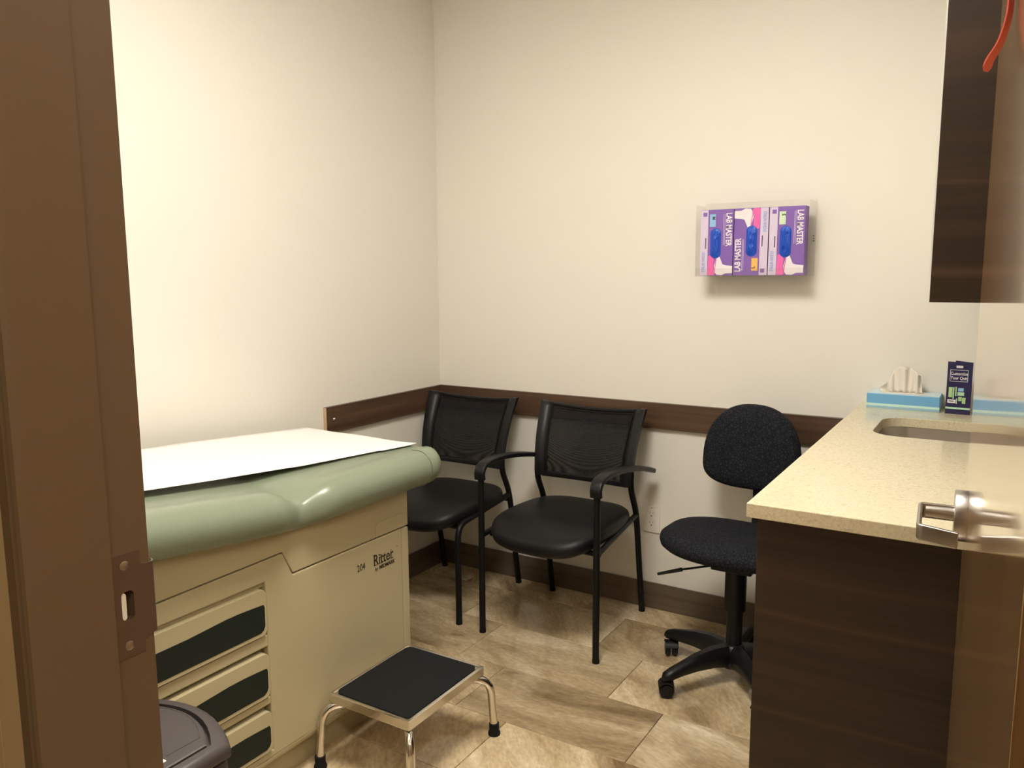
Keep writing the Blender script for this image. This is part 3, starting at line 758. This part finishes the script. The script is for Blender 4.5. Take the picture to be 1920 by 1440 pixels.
md = wt.modifiers.new('bevel', 'BEVEL'); md.width = .0018; md.segments = 2; md.limit_method = 'ANGLE'; md.angle_limit = math.radians(60)
cxm, cym = (SXA+SXB)/2, (SYA+SYB)/2
sk = MB(); R = []
for k, z in ((.03, CT-.0305), (.004, CT-.0305), (.003, CT-.034), (-.004, CT-.15), (-.03, CT-.19), (-.13, CT-.196)):
    R.append([(x, y, z) for x, y in rrect(SXB-SXA+2*k, SYB-SYA+2*k, max(.02, .075+k), 8, cxm, cym)])
sk.rings(R, cap0=False); so = sk.build('sink', M['steel'], smooth=True, angle=60, solid=.0012)
tag(so, 'stainless steel sink bowl set under the worktop', 'sink')
MB().lathe([(.0, 0), (.022, 0), (.024, .002), (.0, .0025)], 20, c=(cxm, cym, CT-.1958)).build('drain', M['chrome'], so, smooth=True)
# upper cabinet
uc = thing('wall_cabinet', 'dark walnut wall cabinet hung above the counter', 'cabinet', (2.37, -.75, 1.365))
UXL = 2.205
uo = MB().box((UXL, -1.477, 1.365), (RW-.001, -1.458, 2.30)).build('end_panel', M['cab'], bevel=.0008); uo.parent = uc; uo.matrix_parent_inverse = Matrix.Translation((-2.37, .75, -1.365))
def U(mb, name, mat, par=uc): return mb.xf(Matrix.Translation((-2.37, .75, -1.365))).build(name, mat, par)
U(MB().box((UXL+.022, -1.4575, 1.380), (RW-.002, -.001, 2.30)), 'carcass', M['cab'])
for k in range(3):
    y0 = -1.474+k*.489; U(MB().box((UXL-.004, y0+.002+(.0 if k else .018), 1.412), (UXL+.0215, y0+.487, 2.29)), 'cabinet_door', M['white_plastic'])

# ================================================================== things on the counter
tb = thing('tissue_box', 'sky blue tissue box on the worktop against the wall', 'tissue box', (2.040, -.0605, CT))
TBW, TBD, TBH = .112, .0575, .050
MB().box((-TBW, -TBD, 0), (TBW, TBD, TBH)).build('carton', M['tbox'], tb, bevel=.002)
MB().box((-TBW-.0003, -TBD-.0004, .0085), (TBW+.0003, TBD+.0004, .0165)).build('mint_band', M['tband'], tb)
MB().box((-TBW-.0003, -TBD-.0003, .0003), (TBW+.0003, TBD+.0003, .0085)).build('lower_band', plain('muted_blue_card', (.30, .50, .62), .5), tb)
MB().box((-TBW+.002, -TBD+.002, TBH-.0005), (TBW-.002, TBD-.002, TBH+.0006)).build('carton_top', M['ttop'], tb)
MB().box((TBW-.0005, -TBD+.002, .002), (TBW+.0008, TBD-.002, TBH-.002)).build('carton_end', M['tbox'], tb)
MB().prism(superell(.075, .026, 2.2, 32), TBH+.0004, TBH+.0010).build('slot', M['tissue'], tb)
ts = MB(); R = []
tip = [(-.085, .010), (-.066, .026), (-.048, .048), (-.034, .082), (-.020, .092), (.000, .090), (.016, .084), (.030, .078), (.042, .064), (.048, .052)]
base = [(-.070, 0), (-.058, 0), (-.045, 0), (-.030, 0), (-.016, 0), (0, 0), (.014, 0), (.028, 0), (.042, 0), (.055, 0)]
for k in range(9):
    v = k/8; row = []
    for i in range(10):
        for j in range(3):
            ii = min(i+j/3, 9); a = int(min(ii, 8)); f = ii-a
            bx = base[a][0]*(1-f)+base[a+1][0]*f; tx = tip[a][0]*(1-f)+tip[a+1][0]*f; tz = tip[a][1]*(1-f)+tip[a+1][1]*f
            row.append((bx*(1-v)+tx*v, .010*math.sin(ii*2.1+v*2)*(.4+v)+.006*math.sin(ii*4.7), TBH+.0005+tz*v))
    R.append(row)
ts.rings(R, close=False, cap0=False, cap1=False).build('tissue', M['tissue'], tb, smooth=True, angle=180, solid=.0005)

br = thing('brochure', 'dark blue folded brochure standing beside the tissue box', 'brochure', (2.205, -.125, CT), math.radians(-4))
BRW, BRH = .036, .172
MB().box((-BRW, -.0005, 0), (BRW, .0005, BRH)).build('front_panel', M['navy'], br)
bk = MB().box((-.070, -.0005, 0), (0, .0005, BRH)); bk.xf(Matrix.Translation((BRW, .0006, 0)) @ Matrix.Rotation(math.radians(-38), 4, 'Z')); bk.build('back_panel', M['navy'], br)
def bpnl(x0, x1, z0, z1, mat, name, d=.0008): MB().box((x0, -.0005-d, z0), (x1, -.0004, z1)).build(name, mat, br)
for a in ((-.028, .024, .145, .1463), (-.028, .024, .1075, .1088), (-.028, -.0267, .1075, .1463), (.0227, .024, .1075, .1463)): bpnl(*a, M['white'], 'title_border')
for txt, z in (('Customize', .129), ('Your Quit', .1145)):
    mb = text_mb(txt, .0142, .80, .0003, .0002, 'CENTER'); mb.xf(basis((-.002, -.0009, z), (1,0,0), (0,0,1))); mb.build('lettering', M['white'], br)
bpnl(-.011, .008, .1525, .1600, M['white'], 'logo_block')
pics = ((-.029, -.018, .055, .088, 'lime'), (-.0165, -.013, .05, .088, 'mint'), (-.010, -.006, .06, .09, 'lime'), (-.003, .016, .062, .0735, 'mint'), (-.002, .014, .076, .087, 'lblue'), (.000, .010, .044, .058, 'lime'), (.011, .021, .036, .056, 'lime'), (-.006, -.003, .034, .052, 'mint'))
for a, b, c, d, m in pics: bpnl(a, b, c, d, M[m], 'picture_block')
bpnl(-.031, -.0075, .036, .0475, M['white'], 'caption_block'); bpnl(-.027, -.013, .041, .0435, M['ink'], 'caption_line', .0011)
bpnl(-BRW+.0003, BRW-.0003, .0165, .0225, M['mint'], 'green_stripe')

# ================================================================== glove dispenser on the back wall
gh = thing('glove_box_holder', 'clear acrylic glove box holder fixed on the back wall', 'holder', (1.507, 0, 1.405))
HW2, HD2, HH2 = .206, .112, .266
ac = M['acrylic']
MB().box((-HW2, -.0035, 0), (HW2, -.0005, HH2+.012)).build('back_plate', ac, gh)
MB().box((-HW2, -HD2, 0), (HW2, -.0036, .003)).build('bottom_plate', ac, gh)
for s in (-1, 1):
    MB().box((s*HW2-(.003 if s > 0 else 0), -HD2, .0031), (s*HW2+(.003 if s < 0 else 0), -.0036, HH2)).build('side_plate', ac, gh)
MB().box((-HW2+.0031, -HD2, .0031), (HW2-.0031, -HD2+.0025, .030)).build('front_lip', ac, gh)
for k in range(3): MB().box((HW2+.0001, -.052, .142-.009*k), (HW2+.0006, -.030+.004*k, .1455-.009*k)).build('printed_line', M['ink'], gh)
BXW, BXD, BXH = .125, .058, .243
gcol = 'boxes of gloves in the wall holder'
def glove_box(x, flip, lab, labmat, label):
    r = thing('glove_box', label, 'box', (x, -.050-BXD/2, 1.409+BXH/2), 0, gcol)
    R = Matrix.Rotation(PI, 4, 'Y') if flip else Matrix.Identity(4)
    yf = -BXD/2
    def X(u): return (u-.5)*BXW
    def Z(v): return (v-.5)*BXH
    def put(mb, name, mat, par=r): return mb.xf(R).build(name, mat, par)
    put(MB().box((-BXW/2+.0006, -BXD/2, -BXH/2), (BXW/2-.0006, BXD/2, BXH/2)), 'carton', M['purple'])
    def flat(poly, mat, name, d=.0004):
        return put(MB().prism([(X(u), Z(v)) for u, v in poly], yf-d, yf+.0001, 'y'), name, mat)
    flat([(.006, .004), (.235, .004), (.235, .996), (.006, .996)], M['lav'], 'side_stripe')
    flat([(.24, .02), (.26, .30), (.34, .315), (.44, .245), (.42, .12), (.47, .03), (.43, .005), (.26, .005)], M['pink'], 'printed_pink_glove', .0006)
    flat([(.44, .14), (.50, .26), (.60, .29), (.70, .17), (.80, .155), (.995, .145), (.995, .035), (.80, .035), (.68, .005), (.52, .012), (.46, .06)], M['white'], 'printed_hand', .0008)
    flat([(.45, .05), (.47, .05), (.52, .26), (.49, .26)], M['pink'], 'printed_cuff', .0010)
    flat([(.28, .742), (.46, .742), (.46, .93), (.28, .93)], labmat, 'size_label', .0006)
    def vtext(t, size, u, v, mat, xs=1., bold=0., align='LEFT', name='lettering'):      # reads downwards
        mb = text_mb(t, size, xs, .0002, bold, align); mb.xf(basis((X(u), yf-.0008, Z(v)), (0,0,-1), (1,0,0))); return put(mb, name, mat)
    vtext('LAB MASTER', .0300, .785, .945, M['white'], .72, .0008)
    vtext('OCEAN NITRILE', .0155, .065, .36, M['blue_txt'], .66, .0003)
    vtext(lab, .016, .36, .895, M['ink'], .9, .0006)
    flat([(.155, .41), (.185, .41), (.185, .575), (.155, .575)], M['dpurple'], 'pictogram_bar', .0006)
    flat([(.08, .90), (.20, .90), (.20, .96), (.08, .96)], M['purple'], 'quantity_mark', .0005)
    for uu in (.70, .735): flat([(uu, .46), (uu+.010, .46), (uu+.010, .93), (uu, .93)], M['lav'], 'fine_print_line', .0005)
    # dispensing slot with crumpled gloves
    ov = [(x*1.0, z*1.0) for x, z in rrect(.036, .106, .0178, 8)]
    oc = (X(.475), Z(.49))
    put(MB().prism([(oc[0]+a*1.12, oc[1]+b*1.05) for a, b in ov], yf-.0009, yf+.0001, 'y'), 'slot_rim', M['glove'])
    g = MB(); rows = []
    for k in range(8):
        s = 1-k/7; ring = []
        for a, b in ov:
            p = Vector((a*s, 0, b*s)); n_ = noise.noise(Vector((p.x*110, x*9+ord(lab) % 7, p.z*60)))+.6*noise.noise(Vector((p.x*260, 3, p.z*160)))
            ring.append((oc[0]+p.x, yf-.0015-.006*(1-s**3)-.0055*n_*(1-s**4), oc[1]+p.z))
        rows.append(ring)
    g.rings(rows, cap0=False); put(g, 'glove_bundle', M['glove'])
    return r
glove_box(1.317+.0635, False, 'M', M['lblue'], 'upright purple glove box with a blue size label')
glove_box(1.317+.1905, True, 'L', M['orange'], 'upside-down purple glove box with an orange size label')
glove_box(1.317+.3175, False, 'S', M['lgreen'], 'upright purple glove box with a pale green size label')

# ================================================================== power outlet
po = thing('power_outlet', 'white double power outlet low on the back wall', 'outlet', (1.103, 0, .392))
pierced(rrect(.073, .116, .004, 3), [rrect(.028, .024, .008, 5, 0, z_) for z_ in (.020, -.020)], -.006, -.0002, 'y').build('cover_plate', M['white_plastic'], po, bevel=.0012, seg=2)
for zc in (.020, -.020):
    sl = [rrect(.0024, .009, .0004, 1, -.0070, zc+.0055), rrect(.0022, .007, .0004, 1, .0065, zc+.0055), rrect(.0058, .0058, .0028, 3, 0, zc-.0065)]
    pierced(rrect(.033, .029, .010, 5, 0, zc), sl, -.0080, -.0061, 'y').build('receptacle', M['white_plastic'], po)
    MB().prism(rrect(.027, .023, .007, 5, 0, zc), -.0058, -.0004, 'y').build('contact_block', M['black_plastic'], po)
MB().lathe([(.0025, -.0072), (.0025, -.0058)], 12, axis='y', c=(0, 0, .048)).build('screw', M['steel'], po)

# ================================================================== coral ribbon hanging on the door
def dp(out, along, z): return R_door @ Vector((-out, along, z))
la = (-2.03-hinge.y)/dirv.y
rp = spline([dp(.0055, la, 2.02), dp(.0055, la, 1.90), dp(.0055, la, 1.80), dp(.0055, la, 1.715), dp(.007, la, 1.690), dp(.0125, la+.004, 1.668), dp(.021, la+.008, 1.652), dp(.0245, la+.010, 1.640)], 8)
rb = MB(); R = []
for i, p in enumerate(rp):
    t = (rp[min(i+1, len(rp)-1)]-rp[max(i-1, 0)]).normalized(); wd = dirv*.85-nrm*.5; wd = wd - t*wd.dot(t); wd.normalize()
    k = i/(len(rp)-1); hw = .0085*(1-.35*math.sin(PI*k)) if k < .93 else .0085*(1-(k-.93)/.12)
    th = t.cross(wd)*.0009
    R.append([p+wd*hw+th, p-wd*hw+th, p-wd*hw-th, p+wd*hw-th])
tag(rb.rings(R).build('ribbon', M['coral'], smooth=True), 'coral red ribbon hanging on the open door', 'ribbon')
